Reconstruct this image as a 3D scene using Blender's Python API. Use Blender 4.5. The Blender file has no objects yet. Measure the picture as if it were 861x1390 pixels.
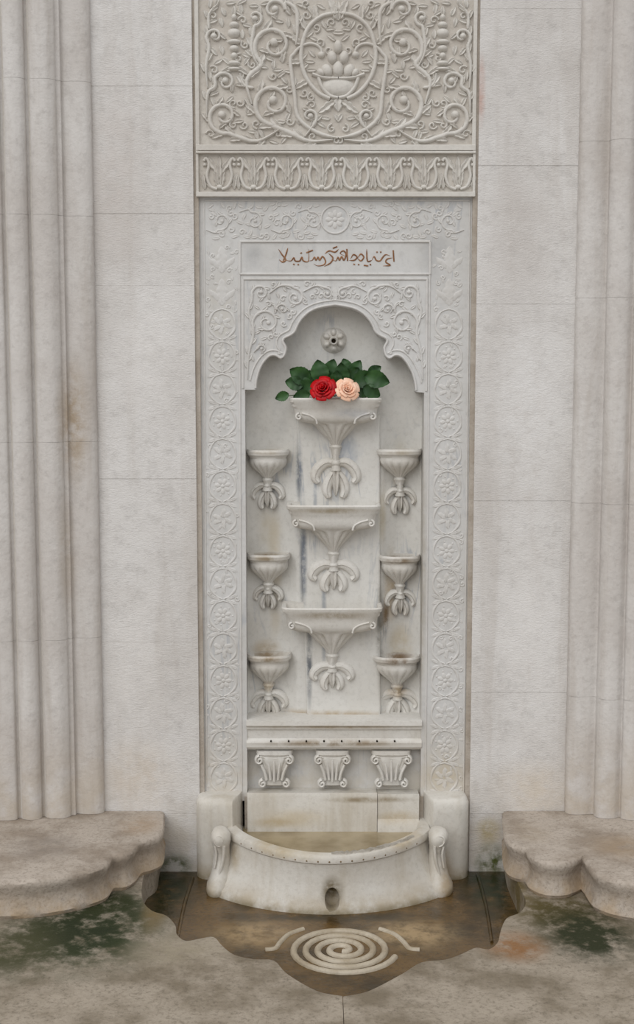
import bpy, bmesh, math, random
from math import sin, cos, pi, radians, sqrt, atan2
from mathutils import Vector, Matrix
random.seed(7)
# ---------------- camera geometry (measured from the photograph) -------------
FPX=1800.0; TH=radians(6.5); D=4.5; H=1.78; CX=430.5; CY=695.0
def ray(px,py):
    v=py-CY
    return (px-CX, FPX*cos(TH)-v*sin(TH), -FPX*sin(TH)-v*cos(TH))
def W(px,py,Y=0.0):          # measured point -> world, on a vertical plane at depth Y
    r=ray(px,py); t=(Y+D)/r[1]
    return Vector((r[0]*t, Y, H+r[2]*t))
def F(px,py,Z=0.0):          # measured point -> world, on a horizontal plane at height Z
    r=ray(px,py); t=(Z-H)/r[2]
    return Vector((r[0]*t, r[1]*t-D, Z))
def pm(py,Y=0.0):
    return (Y+D)/ray(CX,py)[1]

scene=bpy.context.scene
scene.view_settings.view_transform='Standard'
scene.view_settings.look='None'
cam=bpy.data.cameras.new('camera'); co=bpy.data.objects.new('camera',cam)
scene.collection.objects.link(co); scene.camera=co
cam.sensor_fit='VERTICAL'; cam.sensor_height=36; cam.sensor_width=36
cam.lens=FPX/1390*36
co.location=(0,-D,H); co.rotation_euler=(radians(90)-TH,0,0)

# ---------------- materials --------------------------------------------------
def lin(c):
    out=[]
    for x in c[:3]:
        x/=255.0
        out.append(x/12.92 if x<=0.04045 else ((x+0.055)/1.055)**2.4)
    return tuple(out)+(1.0,)
def stone(name, base, var=None, scale=3.0, bump=0.25, bscale=60, rough=0.75, stains=(), tool=False,
          spec=0.3, zdirt=None, veins=None, varamt=0.6, grain=0.35, streak=None):
    m=bpy.data.materials.new(name); m.use_nodes=True
    nt=m.node_tree; N=nt.nodes; L=nt.links
    b=N['Principled BSDF']
    tc=N.new('ShaderNodeTexCoord'); P=tc.outputs['Object']
    def noise(s,det=5,rough_=0.6,vec=None,dist=0):
        n=N.new('ShaderNodeTexNoise'); n.inputs['Scale'].default_value=s
        n.inputs['Detail'].default_value=det; n.inputs['Roughness'].default_value=rough_
        n.inputs['Distortion'].default_value=dist
        L.new(vec if vec else P,n.inputs['Vector']); return n.outputs['Fac']
    def mrange(v,a,b_,c=0,d=1):
        n=N.new('ShaderNodeMapRange'); n.inputs[1].default_value=a; n.inputs[2].default_value=b_
        n.inputs[3].default_value=c; n.inputs[4].default_value=d
        n.interpolation_type='SMOOTHSTEP'
        L.new(v,n.inputs[0]); return n.outputs[0]
    def mth(op,a,b_):
        n=N.new('ShaderNodeMath'); n.operation=op
        for i,x in enumerate((a,b_)):
            if isinstance(x,(int,float)): n.inputs[i].default_value=x
            else: L.new(x,n.inputs[i])
        return n.outputs[0]
    def mix(f,a,b_):
        n=N.new('ShaderNodeMix'); n.data_type='RGBA'
        if isinstance(f,(int,float)): n.inputs[0].default_value=f
        else: L.new(f,n.inputs[0])
        for i,x in ((6,a),(7,b_)):
            if isinstance(x,tuple): n.inputs[i].default_value=x
            else: L.new(x,n.inputs[i])
        return n.outputs[2]
    var=var or tuple(x*0.86 for x in base)
    f=mth('MULTIPLY',mrange(noise(scale),0.38,0.68),varamt)
    col=mix(f,lin(base),lin(var))
    f2=mth('MULTIPLY',mrange(noise(scale*14,6,0.7),0.45,0.75),grain)
    col=mix(f2,col,lin(tuple(x*0.85 for x in var)))
    if streak:   # vertical weathering streaks
        mp=N.new('ShaderNodeMapping'); mp.inputs['Scale'].default_value=(1.0,1.0,0.09)
        L.new(P,mp.inputs['Vector'])
        g=mth('MULTIPLY',mrange(noise(14,5,0.6,mp.outputs[0],0.3),0.48,0.72),streak[1])
        col=mix(g,col,lin(streak[0]))
    if veins:
        mp=N.new('ShaderNodeMapping'); mp.inputs['Scale'].default_value=(1.0,1.0,0.16)
        L.new(P,mp.inputs['Vector'])
        v=noise(9,4,0.55,mp.outputs[0],1.2)
        vv=mth('ABSOLUTE',mth('SUBTRACT',v,0.5),0)
        vf=mrange(vv,0.0,0.03,1,0)
        vf=mth('MULTIPLY',vf,mrange(noise(2.5),0.45,0.65,0,veins[1]))
        col=mix(vf,col,lin(veins[0]))
    if zdirt:  # (z0,z1,color,strength)
        for (z0,z1,c,s) in zdirt:
            sx=N.new('ShaderNodeSeparateXYZ'); L.new(P,sx.inputs[0])
            g=mrange(sx.outputs[2],z0,z1,1,0)
            g=mth('MULTIPLY',g,mth('MULTIPLY',mrange(noise(11,6,0.65),0.3,0.62),s))
            col=mix(g,col,lin(c))
    if stains:
        nn=noise(16,6,0.7)
    for (c3,rad,c,s) in stains:
        a=N.new('ShaderNodeVectorMath'); a.operation='SUBTRACT'; L.new(P,a.inputs[0]); a.inputs[1].default_value=c3
        d=N.new('ShaderNodeVectorMath'); d.operation='DIVIDE'; L.new(a.outputs[0],d.inputs[0]); d.inputs[1].default_value=rad
        l=N.new('ShaderNodeVectorMath'); l.operation='LENGTH'; L.new(d.outputs[0],l.inputs[0])
        g=mrange(l.outputs['Value'],0.15,1.0,1,0)
        g=mth('MULTIPLY',g,mrange(nn,0.33,0.6,0.2,s))
        col=mix(g,col,lin(c))
    L.new(col,b.inputs['Base Color'])
    b.inputs['Roughness'].default_value=rough
    b.inputs['Specular IOR Level'].default_value=spec
    bn=N.new('ShaderNodeBump'); bn.inputs['Strength'].default_value=bump; bn.inputs['Distance'].default_value=0.006
    h=noise(bscale,6,0.65)
    if tool:
        mp=N.new('ShaderNodeMapping'); mp.inputs['Scale'].default_value=(1.0,1.0,3.2); mp.inputs['Rotation'].default_value=(0,0.5,0)
        L.new(P,mp.inputs['Vector'])
        h2=noise(55,2,0.5,mp.outputs[0],1.5)
        h=mth('ADD',mth('MULTIPLY',h,0.4),mth('MULTIPLY',h2,0.7))
    h=mth('ADD',h,mth('MULTIPLY',noise(9,3),1.3))
    L.new(h,bn.inputs['Height']); L.new(bn.outputs[0],b.inputs['Normal'])
    return m
def S(px,py,rx,ry,c,s,Y=0.05,ydep=5.0):
    p=W(px,py,Y); k=pm(py,Y)
    return (tuple(p),(rx*k,ydep,ry*k),c,s)
def SF(px,py,rx,ry,c,s,Z=0.1):
    p=F(px,py,Z); a=F(px,py-ry,Z); k=(F(px+rx,py,Z)-p).length
    return (tuple(p),(k,abs(a.y-p.y),5.0),c,s)
def plain(name,c,rough=0.6,spec=0.3,var=None,scale=30):
    m=bpy.data.materials.new(name); m.use_nodes=True; nt=m.node_tree; b=nt.nodes['Principled BSDF']
    b.inputs['Roughness'].default_value=rough; b.inputs['Specular IOR Level'].default_value=spec
    n=nt.nodes.new('ShaderNodeTexNoise'); n.inputs['Scale'].default_value=scale; n.inputs['Detail'].default_value=4
    tc=nt.nodes.new('ShaderNodeTexCoord'); nt.links.new(tc.outputs['Object'],n.inputs['Vector'])
    r=nt.nodes.new('ShaderNodeValToRGB'); r.color_ramp.elements[0].position=0.35; r.color_ramp.elements[1].position=0.65
    r.color_ramp.elements[0].color=lin(c); r.color_ramp.elements[1].color=lin(var or tuple(x*0.8 for x in c))
    nt.links.new(n.outputs['Fac'],r.inputs[0]); nt.links.new(r.outputs[0],b.inputs['Base Color'])
    return m

OCH=(164,138,94); BRN=(112,84,50); BLU=(98,106,118)
WST=[S(105,560,40,120,(176,160,142),0.6),S(700,330,60,200,(194,188,183),0.6),S(160,250,60,200,(200,192,186),0.5),S(200,480,70,120,(226,223,220),0.7),S(710,560,70,240,(226,224,222),0.7),S(190,900,60,160,(224,220,216),0.5),S(710,850,60,140,(226,223,220),0.6),S(650,130,8,60,(176,110,80),0.5),
     S(190,1040,70,60,(200,186,168),0.5),S(240,1165,34,24,(70,78,36),1.0),S(240,1125,30,24,(200,192,178),0.5),S(663,1160,30,36,(78,84,36),1.1),S(660,1118,24,26,(168,152,112),0.8),
     S(720,1060,70,50,(206,192,172),0.5)]
M_wall=stone('limestone_wall',(217,214,211),(197,192,187),scale=1.9,bump=0.5,tool=True,bscale=90,grain=0.4,varamt=.75,
   zdirt=[(0.0,0.5,(190,178,160),0.5)],stains=WST,streak=((188,181,174),0.4))
M_col=stone('limestone_column',(209,205,201),(190,183,177),scale=2.2,bump=0.45,bscale=70,grain=0.4,varamt=.75,
   zdirt=[(0.2,0.6,(180,166,146),0.6)],streak=((176,167,158),0.5),
   stains=[S(108,570,26,110,(158,138,112),0.8),S(850,560,20,200,(188,178,168),0.5),S(100,750,14,120,(172,158,140),0.5)])
M_rel=stone('carved_limestone',(209,205,198),(193,186,177),scale=3,bump=0.3,bscale=90,grain=0.35)
M_relg=stone('carved_limestone_ground',(201,195,186),(183,174,163),scale=4,bump=0.4,bscale=70,grain=0.4)  # darker and warmer than the relief: dirt and recess shade put into the colour
M_marb=stone('marble_frame',(206,205,203),(190,187,182),scale=2.6,bump=0.15,bscale=60,rough=0.55,veins=((158,162,168),0.55),
   zdirt=[(0.25,0.6,(188,174,148),0.4)],
   stains=[S(600,1050,40,60,(186,170,140),0.5),S(590,345,30,60,(160,160,160),0.5),S(345,350,20,25,(160,160,160),0.5),S(300,420,30,130,(196,190,178),0.5),S(572,780,8,300,(150,138,116),0.5)])
M_marbr=stone('marble_frame_relief',(208,206,203),(194,190,184),scale=2.6,bump=0.12,bscale=60,rough=0.55,
   zdirt=[(0.25,0.6,(186,170,142),0.4)])
nst=[S(406,640,7,60,BLU,0.85),S(412,760,7,110,BLU,0.9),S(420,900,6,90,(84,90,98),0.9),S(440,840,5,110,(140,146,154),0.8),S(428,690,4,90,(150,156,164),0.7),
     S(517,860,8,110,(120,114,102),0.85),S(532,800,12,70,(176,154,120),0.75),S(372,790,14,110,(196,180,150),0.55),
     S(545,640,14,60,(190,181,160),0.5),S(365,720,25,40,(190,177,150),0.45),S(470,620,22,50,(164,170,178),0.7),
     S(525,840,7,40,(112,88,54),0.9),S(360,885,26,16,OCH,0.6),S(450,975,120,12,OCH,0.8),S(520,700,8,60,(188,174,142),0.5),
     S(545,880,24,40,(186,170,138),0.6),S(380,560,18,60,(188,187,184),0.6)]
M_niche=stone('marble_niche',(216,214,209),(200,196,188),scale=4,bump=0.15,bscale=50,rough=0.5,veins=((150,157,167),0.75),stains=nst)
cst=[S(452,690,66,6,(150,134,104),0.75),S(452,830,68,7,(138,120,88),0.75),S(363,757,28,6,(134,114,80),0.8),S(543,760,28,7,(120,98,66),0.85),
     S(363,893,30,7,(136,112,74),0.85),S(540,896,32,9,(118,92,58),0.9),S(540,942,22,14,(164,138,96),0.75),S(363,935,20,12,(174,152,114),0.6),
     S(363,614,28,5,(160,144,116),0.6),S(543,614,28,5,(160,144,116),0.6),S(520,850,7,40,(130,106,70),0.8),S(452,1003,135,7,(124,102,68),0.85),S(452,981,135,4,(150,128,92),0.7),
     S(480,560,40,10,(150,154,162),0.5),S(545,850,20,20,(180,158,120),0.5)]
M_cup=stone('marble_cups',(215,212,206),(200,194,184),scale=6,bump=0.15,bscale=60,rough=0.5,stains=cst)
M_low=stone('marble_basin',(209,205,197),(192,184,171),scale=5,bump=0.3,bscale=40,rough=0.6,
   zdirt=[(0.0,0.07,(164,144,108),0.65),(-0.02,0.03,(84,76,42),0.8)],streak=((178,168,150),0.5),
   stains=[S(451,1212,20,28,(90,74,34),1.0,-0.37),S(400,1100,60,18,(190,173,140),0.5),S(540,1100,36,14,(176,154,114),0.6),S(598,1160,16,40,(170,144,104),0.6),
           S(500,1075,80,6,(124,106,72),0.8),S(370,1140,40,10,(172,152,114),0.6,-0.2),S(325,1125,10,30,(160,140,106),0.6)])
M_ledge=stone('worn_limestone_ledge',(180,169,157),(146,133,119),scale=7,bump=0.9,bscale=26,grain=0.8,varamt=.95,
   zdirt=[(0.08,0.2,(168,144,112),0.8)],stains=[SF(60,1150,70,25,(136,127,118),0.7,0.22),SF(190,1120,40,20,(162,140,116),0.7,.22),SF(850,1150,70,25,(156,136,112),0.7,0.22),SF(720,1130,40,20,(162,148,130),0.6,.22)])
M_floor=stone('paving_stone',(162,151,136),(122,111,94),scale=6,bump=0.9,bscale=26,grain=0.8,varamt=1.0,
   stains=[SF(115,1262,160,75,(52,60,32),1.2),SF(110,1258,110,55,(34,42,20),1.2),SF(150,1228,80,34,(44,50,24),1.1),SF(20,1290,90,55,(66,66,42),1.0),SF(760,1238,110,46,(84,74,42),1.1),SF(800,1268,100,52,(42,46,24),1.2),SF(700,1285,60,28,(136,94,52),0.9),
           SF(840,1210,40,20,(176,140,96),0.7),SF(215,1225,26,50,(116,98,64),0.9),SF(700,1200,24,40,(100,86,50),0.95),SF(240,1290,90,30,(150,140,120),.7)])
M_chan=stone('wet_channel_stone',(104,80,46),(54,42,22),scale=5,bump=0.4,bscale=25,rough=0.22,spec=0.6,grain=0.6,varamt=1.0,
   stains=[SF(230,1205,55,60,(30,36,12),1.1,0),SF(665,1200,60,60,(28,36,12),1.1,0),SF(560,1268,90,28,(164,140,104),1.0,0),SF(345,1268,90,26,(154,130,94),1.0,0),SF(450,1245,200,9,(42,34,18),1.0,0)])  # last entry: narrow dark band along the front foot of the basin
M_spir=stone('carved_channel_stone',(186,175,156),(140,122,92),scale=8,bump=0.4,bscale=40,rough=0.4,spec=0.5)
M_mort=stone('mortar',(182,173,162),(152,139,124),scale=10,bump=0.6,bscale=40)
M_jnt=stone('joint_mortar',(208,203,196),(190,183,174),scale=6,bump=0.4,bscale=60)
M_dark=plain('painted_hole_shade',(38,30,20),0.9,0.1)  # near-black colour stands in for the shade inside small holes
M_ink=plain('faded_inscription_paint',(158,118,88),0.8,0.1,(120,82,56),60)
M_leafA=plain('rose_leaf_green',(30,62,28),0.45,0.4,(50,88,40),25)
M_red=plain('red_petals',(200,8,20),0.5,0.3,(150,4,14),40)
M_pink=plain('peach_petals',(250,214,190),0.5,0.3,(244,190,158),40)
M_stem=plain('rose_stem_green',(60,80,36),0.6,0.3)
M_water=plain('basin_water',(166,152,124),0.15,0.5,(132,116,86),9)

# ---------------- mesh helpers ------------------------------------------------
def mkobj(name,verts,faces,mat,parent=None,smooth=True,angle=40,bevel=0,fix=True):
    me=bpy.data.meshes.new(name); me.from_pydata([tuple(v) for v in verts],[],faces); me.update()
    bm=bmesh.new(); bm.from_mesh(me)
    if fix: bmesh.ops.recalc_face_normals(bm,faces=bm.faces)
    bm.to_mesh(me); bm.free()
    if smooth:
        for p in me.polygons: p.use_smooth=True
        me.set_sharp_from_angle(angle=radians(angle))
    me.materials.append(mat)
    ob=bpy.data.objects.new(name,me); scene.collection.objects.link(ob)
    if parent: ob.parent=parent
    if bevel:
        md=ob.modifiers.new('bevel','BEVEL'); md.width=bevel; md.segments=2; md.limit_method='ANGLE'; md.angle_limit=radians(40)
    return ob
def empty(name):
    e=bpy.data.objects.new(name,None); e.empty_display_size=0.1; scene.collection.objects.link(e); return e
class MB:
    def __init__(s): s.v=[]; s.f=[]
    def add(s,vs,fs):
        o=len(s.v); s.v+= [tuple(v) for v in vs]; s.f+=[tuple(i+o for i in f) for f in fs]
    def box(s,x0,x1,y0,y1,z0,z1):
        s.add([(x0,y0,z0),(x1,y0,z0),(x1,y1,z0),(x0,y1,z0),(x0,y0,z1),(x1,y0,z1),(x1,y1,z1),(x0,y1,z1)],
              [(0,1,2,3),(4,7,6,5),(0,4,5,1),(1,5,6,2),(2,6,7,3),(3,7,4,0)])
    def prism(s,poly,axis_fn):
        n=len(poly); vs=[axis_fn(p,0) for p in poly]+[axis_fn(p,1) for p in poly]
        fs=[tuple(range(n)),tuple(range(2*n-1,n-1,-1))]+[(i,(i+1)%n,n+(i+1)%n,n+i) for i in range(n)]
        s.add(vs,fs)
    def rings(s,rings,cap0=True,cap1=True,closed=True):
        n=len(rings[0]); vs=[p for r in rings for p in r]; fs=[]
        for i in range(len(rings)-1):
            for j in range(n if closed else n-1):
                k=(j+1)%n; fs.append((i*n+j,i*n+k,(i+1)*n+k,(i+1)*n+j))
        if cap0: fs.append(tuple(range(n)))
        if cap1: fs.append(tuple((len(rings)-1)*n+j for j in reversed(range(n))))
        s.add(vs,fs)
    def obj(s,name,mat,**k): return mkobj(name,s.v,s.f,mat,**k)

def catmull(pts,sub=6):
    if len(pts)<3: 
        a,b=pts[0],pts[-1]; return [(a[0]+(b[0]-a[0])*i/sub,a[1]+(b[1]-a[1])*i/sub) for i in range(sub+1)]
    P=[pts[0]]+list(pts)+[pts[-1]]; out=[]
    for i in range(1,len(P)-2):
        p0,p1,p2,p3=P[i-1],P[i],P[i+1],P[i+2]
        for k in range(sub):
            t=k/sub
            out.append(tuple(0.5*((2*p1[a])+(-p0[a]+p2[a])*t+(2*p0[a]-5*p1[a]+4*p2[a]-p3[a])*t*t+(-p0[a]+3*p1[a]-3*p2[a]+p3[a])*t**3) for a in (0,1)))
    out.append(tuple(pts[-1])); return out
class Relief:
    def __init__(s,Y=0,mir=None,fn=None,gs=6):
        s.mb=MB(); s.Y=Y; s.mir=mir; s.gs=gs
        s.fn=fn or (lambda u,v,h:(lambda p:(p.x,p.y-h,p.z))(W(u,v,Y)))
        s.grid={}
    def emit(s,vs,fs,mirror=True):
        s.mb.add([s.fn(*v) for v in vs],fs)
        if s.mir is not None and mirror:
            s.mb.add([s.fn(2*s.mir-v[0],v[1],v[2]) for v in vs],fs)
        for v in vs[::3]:
            s.grid.setdefault((int(v[0]//s.gs),int(v[1]//s.gs)),1)
            if s.mir is not None: s.grid.setdefault((int((2*s.mir-v[0])//s.gs),int(v[1]//s.gs)),1)
    def ribbon(s,pts,r,h,smooth=True,closed=False,sub=6,taper=False,sec=6,mirror=True,flat=False):
        if closed: pts=list(pts)+[pts[0]]
        P=catmull(pts,sub) if smooth else list(pts)
        n=len(P); vs=[]
        for i,p in enumerate(P):
            a=P[max(i-1,0)]; b=P[min(i+1,n-1)]
            if closed and (i==0 or i==n-1): a=P[n-2]; b=P[1]
            dx,dy=b[0]-a[0],b[1]-a[1]; l=math.hypot(dx,dy) or 1
            nx,ny=-dy/l,dx/l; t=i/(n-1)
            k=r(t) if callable(r) else r
            hh=h(t) if callable(h) else h
            if taper: e=min(1,4*t+0.15,4*(1-t)+0.15); k*=e; hh*=e
            for j in range(sec+1):
                an=pi*j/sec
                cz=sin(an)
                vs.append((p[0]+nx*k*cos(an),p[1]+ny*k*cos(an),hh*cz-0.0008*(1 if j in(0,sec) else 0)))
        m=sec+1; fs=[(i*m+j,i*m+j+1,(i+1)*m+j+1,(i+1)*m+j) for i in range(n-1) for j in range(sec)]
        fs.append(tuple(range(m))); fs.append(tuple((n-1)*m+j for j in range(m)))
        s.emit(vs,fs,mirror)
        return P
    def dome(s,cx,cy,rx,ry,h,rot=0,nr=4,na=14,mirror=True,pow=0.5):
        vs=[(cx,cy,h)]; fs=[]
        for i in range(1,nr+1):
            q=i/nr
            for j in range(na):
                a=2*pi*j/na; x=rx*q*cos(a); y=ry*q*sin(a)
                vs.append((cx+x*cos(rot)-y*sin(rot),cy+x*sin(rot)+y*cos(rot),h*max(0,(1-q*q))**pow-0.0006*(i==nr)))
        for j in range(na): fs.append((0,1+j,1+(j+1)%na))
        for i in range(nr-1):
            for j in range(na):
                a=1+i*na; b=a+na; fs.append((a+j,b+j,b+(j+1)%na,a+(j+1)%na))
        s.emit(vs,fs,mirror)
    def leaf(s,base,tip,w,h,bend=0.0,lobes=0,n=10,mirror=True,cup=0.45):
        dx,dy=tip[0]-base[0],tip[1]-base[1]; l=math.hypot(dx,dy) or 1
        tx,ty=dx/l,dy/l; nx,ny=-ty,tx; vs=[]
        if lobes: n=lobes*5
        prof=[(-1,0),(-0.55,1),(0,cup),(0.55,1),(1,0)]
        for i in range(n+1):
            t=i/n; ww=w*(sin(pi*min(1,t*0.92+0.05)))**0.7
            if lobes: ww*=0.72+0.38*abs(sin(pi*lobes*t))
            ox=bend*l*sin(pi*t*0.5)**2*1.0
            cx=base[0]+dx*t+nx*ox; cy=base[1]+dy*t+ny*ox
            e=(sin(pi*min(1,t*0.9+0.08)))**0.5
            for (a,b) in prof:
                vs.append((cx+nx*ww*a-tx*abs(a)*ww*0.3,cy+ny*ww*a-ty*abs(a)*ww*0.3,h*b*e-0.0006*(b==0)))
        fs=[(i*5+j,i*5+j+1,(i+1)*5+j+1,(i+1)*5+j) for i in range(n) for j in range(4)]
        s.emit(vs,fs,mirror)
    def spiralpts(s,cx,cy,R,a0,turns,d,n=None,inner=0.14):
        n=n or int(14*turns)+4
        return [(cx+R*(1-(1-inner)*(i/n)**0.85)*cos(a0+d*turns*2*pi*i/n),cy+R*(1-(1-inner)*(i/n)**0.85)*sin(a0+d*turns*2*pi*i/n)) for i in range(n+1)]
    def vine(s,pts,sp=None,r=2.4,h=0.007,leaves=True,ll=11,step=12,mirror=True,eye=True,lw=0.36,lobes=0):
        q=list(pts)
        if sp: q+=s.spiralpts(*sp)
        P=s.ribbon(q,lambda t:r*(1-0.45*t)*min(1,t*12+0.3),lambda t:h*(1-0.25*t),sub=4,mirror=mirror)
        if sp and eye: s.dome(P[-1][0],P[-1][1],r*1.6,r*1.6,h*1.25,mirror=mirror)
        if leaves:
            acc=0; side=1; tot=len(P)
            for i in range(2,len(P)-1):
                dx,dy=P[i][0]-P[i-1][0],P[i][1]-P[i-1][1]; l=math.hypot(dx,dy); acc+=l
                if l<1e-6: continue
                t=i/tot
                if acc>step*(1-0.35*t):
                    acc=0; side=-side; tx,ty=dx/l,dy/l; nx,ny=-ty*side,tx*side
                    if sp:
                        vx,vy=P[i][0]-sp[0],P[i][1]-sp[1]
                        inner=(nx*vx+ny*vy)<0 and math.hypot(vx,vy)<sp[2]*1.1
                    else: inner=False
                    k=ll*(0.55 if inner else 1)*(1-0.35*t)
                    tip=(P[i][0]+(tx*0.75+nx*0.75)*k,P[i][1]+(ty*0.75+ny*0.75)*k)
                    s.leaf(P[i],tip,k*lw,h*0.9,bend=-0.25*side,n=6,mirror=mirror,lobes=(lobes if not inner else 0))
        return P
    def fill(s,x0,x1,y0,y1,h,L=8,w=2.6,n=900,ok=None,lobes=0,spi=.4):
        for _ in range(n):
            x=random.uniform(x0,x1); y=random.uniform(y0,y1)
            if ok and not ok(x,y): continue
            g=(int(x//s.gs),int(y//s.gs))
            if g in s.grid: continue
            a=random.uniform(0,2*pi)
            if random.random()<spi:
                s.ribbon(s.spiralpts(x,y,L*0.5,a,1.1,random.choice((1,-1))),max(1.3,w*.4),h*0.8,sub=2,sec=4)
            else:
                s.leaf((x-cos(a)*L/2,y-sin(a)*L/2),(x+cos(a)*L/2,y+sin(a)*L/2),w,h*0.85,bend=random.uniform(-.3,.3),n=5,lobes=lobes)
    def flower(s,cx,cy,R,h,n=6,mirror=True,rot=0):
        for k in range(n):
            a=rot+2*pi*k/n
            s.dome(cx+R*0.58*cos(a),cy+R*0.58*sin(a),R*0.42,R*0.28,h*0.8,rot=a,nr=3,na=8,mirror=mirror)
        s.dome(cx,cy,R*0.26,R*0.26,h,nr=3,na=8,mirror=mirror)
    def obj(s,name,mat,parent=None,angle=60): return s.mb.obj(name,mat,parent=parent,angle=angle)

# ---------------- wall --------------------------------------------------------
def X(px,py=600,Y=0): return W(px,py,Y).x
def Z(py,Y=0): return W(430,py,Y).z
XL=X(268.5); XR=X(642)      # recess for the fountain
ZTOP=3.7
mb=MB()
Yw=-0.02; g=0.0004
def courses(js,Y=Yw): 
    return [ZTOP]+[Z(j,Y) for j in js]+[-0.1]
lz=courses([117,290,388,650,872,1105]); rz=courses([12,225,413,680,940,1105])
xl0=X(60); xr1=X(840)
for i in range(len(lz)-1): mb.box(xl0,XL-0.004,Yw+random.uniform(-.001,.001),0.3,lz[i+1]+g,lz[i]-g)
for i in range(len(rz)-1): mb.box(XR+0.004,xr1,Yw+random.uniform(-.001,.001),0.3,rz[i+1]+g,rz[i]-g)
wall=mb.obj('wall_back',M_wall,smooth=False,bevel=0.0008)
mb=MB(); mb.box(-3.2,3.2,0.3,0.35,-0.1,ZTOP)
mb.box(XL-0.02,XL+0.012,-0.012,0.3,-0.1,ZTOP); mb.box(XR-0.012,XR+0.02,-0.012,0.3,-0.1,ZTOP)
mb.obj('wall_core',M_mort,smooth=False).parent=wall
mb=MB(); mb.box(xl0,XL-0.006,Yw+.0014,0.29,-0.1,ZTOP); mb.box(XR+.006,xr1,Yw+.0014,0.29,-0.1,ZTOP)
mb.obj('wall_joint_mortar',M_jnt,smooth=False).parent=wall
# columns: moulded clustered profile, stacked courses
def column(name,prof,js,far):
    P=[(X(p,600,-.022+(y+.022)*.76),-.022+(y+.022)*.76) for p,y in prof]
    Q=catmull(P,5)
    poly=Q+[(far,Q[-1][1]),(far,0.28),(Q[0][0],0.28)]
    sg=1 if far>0 else -1
    core=[(x+sg*.0018,y+.0018) for x,y in Q]+[(far,Q[-1][1]+.0018),(far,0.27),(Q[0][0]+sg*.0018,0.27)]
    zs=[ZTOP]+[Z(j,-0.08) for j in js]+[0.2205]
    mb=MB()
    for i in range(len(zs)-1):
        z1,z0=zs[i]-0.0004,zs[i+1]+0.0004
        mb.prism(poly,lambda p,k:(p[0],p[1],z1 if k else z0))
    o=mb.obj(name,M_col,angle=35)
    mb=MB(); mb.prism(core,lambda p,k:(p[0],p[1],ZTOP-.01 if k else .2215)); mb.obj('joint_mortar',M_jnt,parent=o,angle=35)
    return o
profL=[(133,-.022),(131,-.045),(124,-.062),(112,-.068),(100,-.064),(94,-.060),(92,-.078),(87,-.082),(84,-.10),(74,-.122),(62,-.126),(53,-.116),(49,-.100),(46,-.098),(44,-.118),(38,-.138),(28,-.146),(19,-.136),(15,-.120),(12,-.120),(9,-.140),(0,-.150),(-10,-.152)]
profR=[(777,-.022),(779,-.050),(784,-.066),(794,-.074),(806,-.072),(814,-.066),(818,-.070),(820,-.095),(826,-.116),(836,-.128),(846,-.124),(852,-.110),(855,-.108),(858,-.130),(868,-.146),(880,-.150)]
column('engaged_column',profL,[108,292,600,868],-2.0)
column('engaged_column.001',profR,[190,404,684,948],2.0)

# ---------------- carved upper panel -----------------------------------------
Yp=-0.012
carved=empty('carved_stone_panel')
mb=MB()
zt=Z(203,Yp); mb.box(XL+.004,XR-.004,Yp,0.25,zt,ZTOP)
mb.obj('panel_ground',M_relg,parent=carved,smooth=False,bevel=0.002)
mb=MB()
mb.box(XL+.005,XL+.018,Yp-.010,0.1,zt,ZTOP-.002); mb.box(XR-.018,XR-.005,Yp-.010,0.1,zt,ZTOP-.002)
mb.box(XL+.005,XR-.005,Yp-.012,0.1,Z(205,Yp),Z(197,Yp))
mb.box(XL+.005,XR-.005,Yp-.016,0.1,Z(209,Yp),Z(206,Yp))
mb.box(XL+.005,XR-.005,Yp-.014,0.1,Z(267.5,Yp),Z(261,Yp))
mb.box(XL+.005,XL+.014,Yp-.010,0.1,Z(265,Yp),zt); mb.box(XR-.014,XR-.005,Yp-.010,0.1,Z(265,Yp),zt)
mb.obj('panel_frame',M_rel,parent=carved,smooth=False,bevel=0.002)
mb=MB(); mb.box(XL+.005,XR-.005,Yp+.002,0.1,Z(266,Yp),Z(204,Yp)); mb.obj('frieze_ground',M_relg,parent=carved,smooth=False)
MX=459.5
R=Relief(Yp,mir=MX,gs=7)
hh=0.013
R.vine([(459,188),(430,180),(405,160),(400,128)],(432,78,38,pi*0.95,0.42,1),r=3.4,h=hh,ll=13,lobes=2,leaves=False)
R.ribbon([(459,18),(438,22),(420,36),(411,58),(409,82),(416,106),(432,126),(448,134)],3.2,hh)
R.leaf((459,26),(442,4),8,hh,bend=.2,lobes=3); R.leaf((459,28),(459,2),7,hh,lobes=3,mirror=False)
R.ribbon([(432,103),(437,118),(448,130),(459,133)],2.8,hh)
R.ribbon([(424,101),(440,106),(459,107)],2.8,hh*1.1)
R.dome(459,118,24,13,hh*1.1,mirror=False)
for (x,y,a,b,rr) in [(459,94,8,12,0),(444,96,8,10,-.4),(474,96,8,10,.4),(451,78,7,10,-.2),(467,78,7,10,.2),(459,64,6,10,0),(436,99,5,7,-.6),(482,99,5,7,.6)]:
    R.dome(x,y,a,b,hh*1.5,rot=rr,mirror=False)
R.leaf((459,134),(459,152),8,hh,lobes=2,mirror=False)
R.leaf((455,138),(430,148),7,hh,bend=-.2,lobes=3)
for p,q in [((416,40),(400,22)),((408,60),(392,52)),((408,84),(391,90)),((418,110),(404,124)),((430,28),(422,8))]:
    R.leaf(p,q,6,hh*.9,bend=.2,lobes=2)
R.vine([(452,190),(420,192),(392,180),(372,172)],(372,140,31,pi*0.5,1.45,1),r=4.2,h=hh,ll=19,step=14,lobes=2)
R.vine([(342,142),(335,110),(352,92)],(372,62,30,pi*0.7,1.4,1),r=4.0,h=hh,ll=19,step=14,lobes=2)
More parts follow.
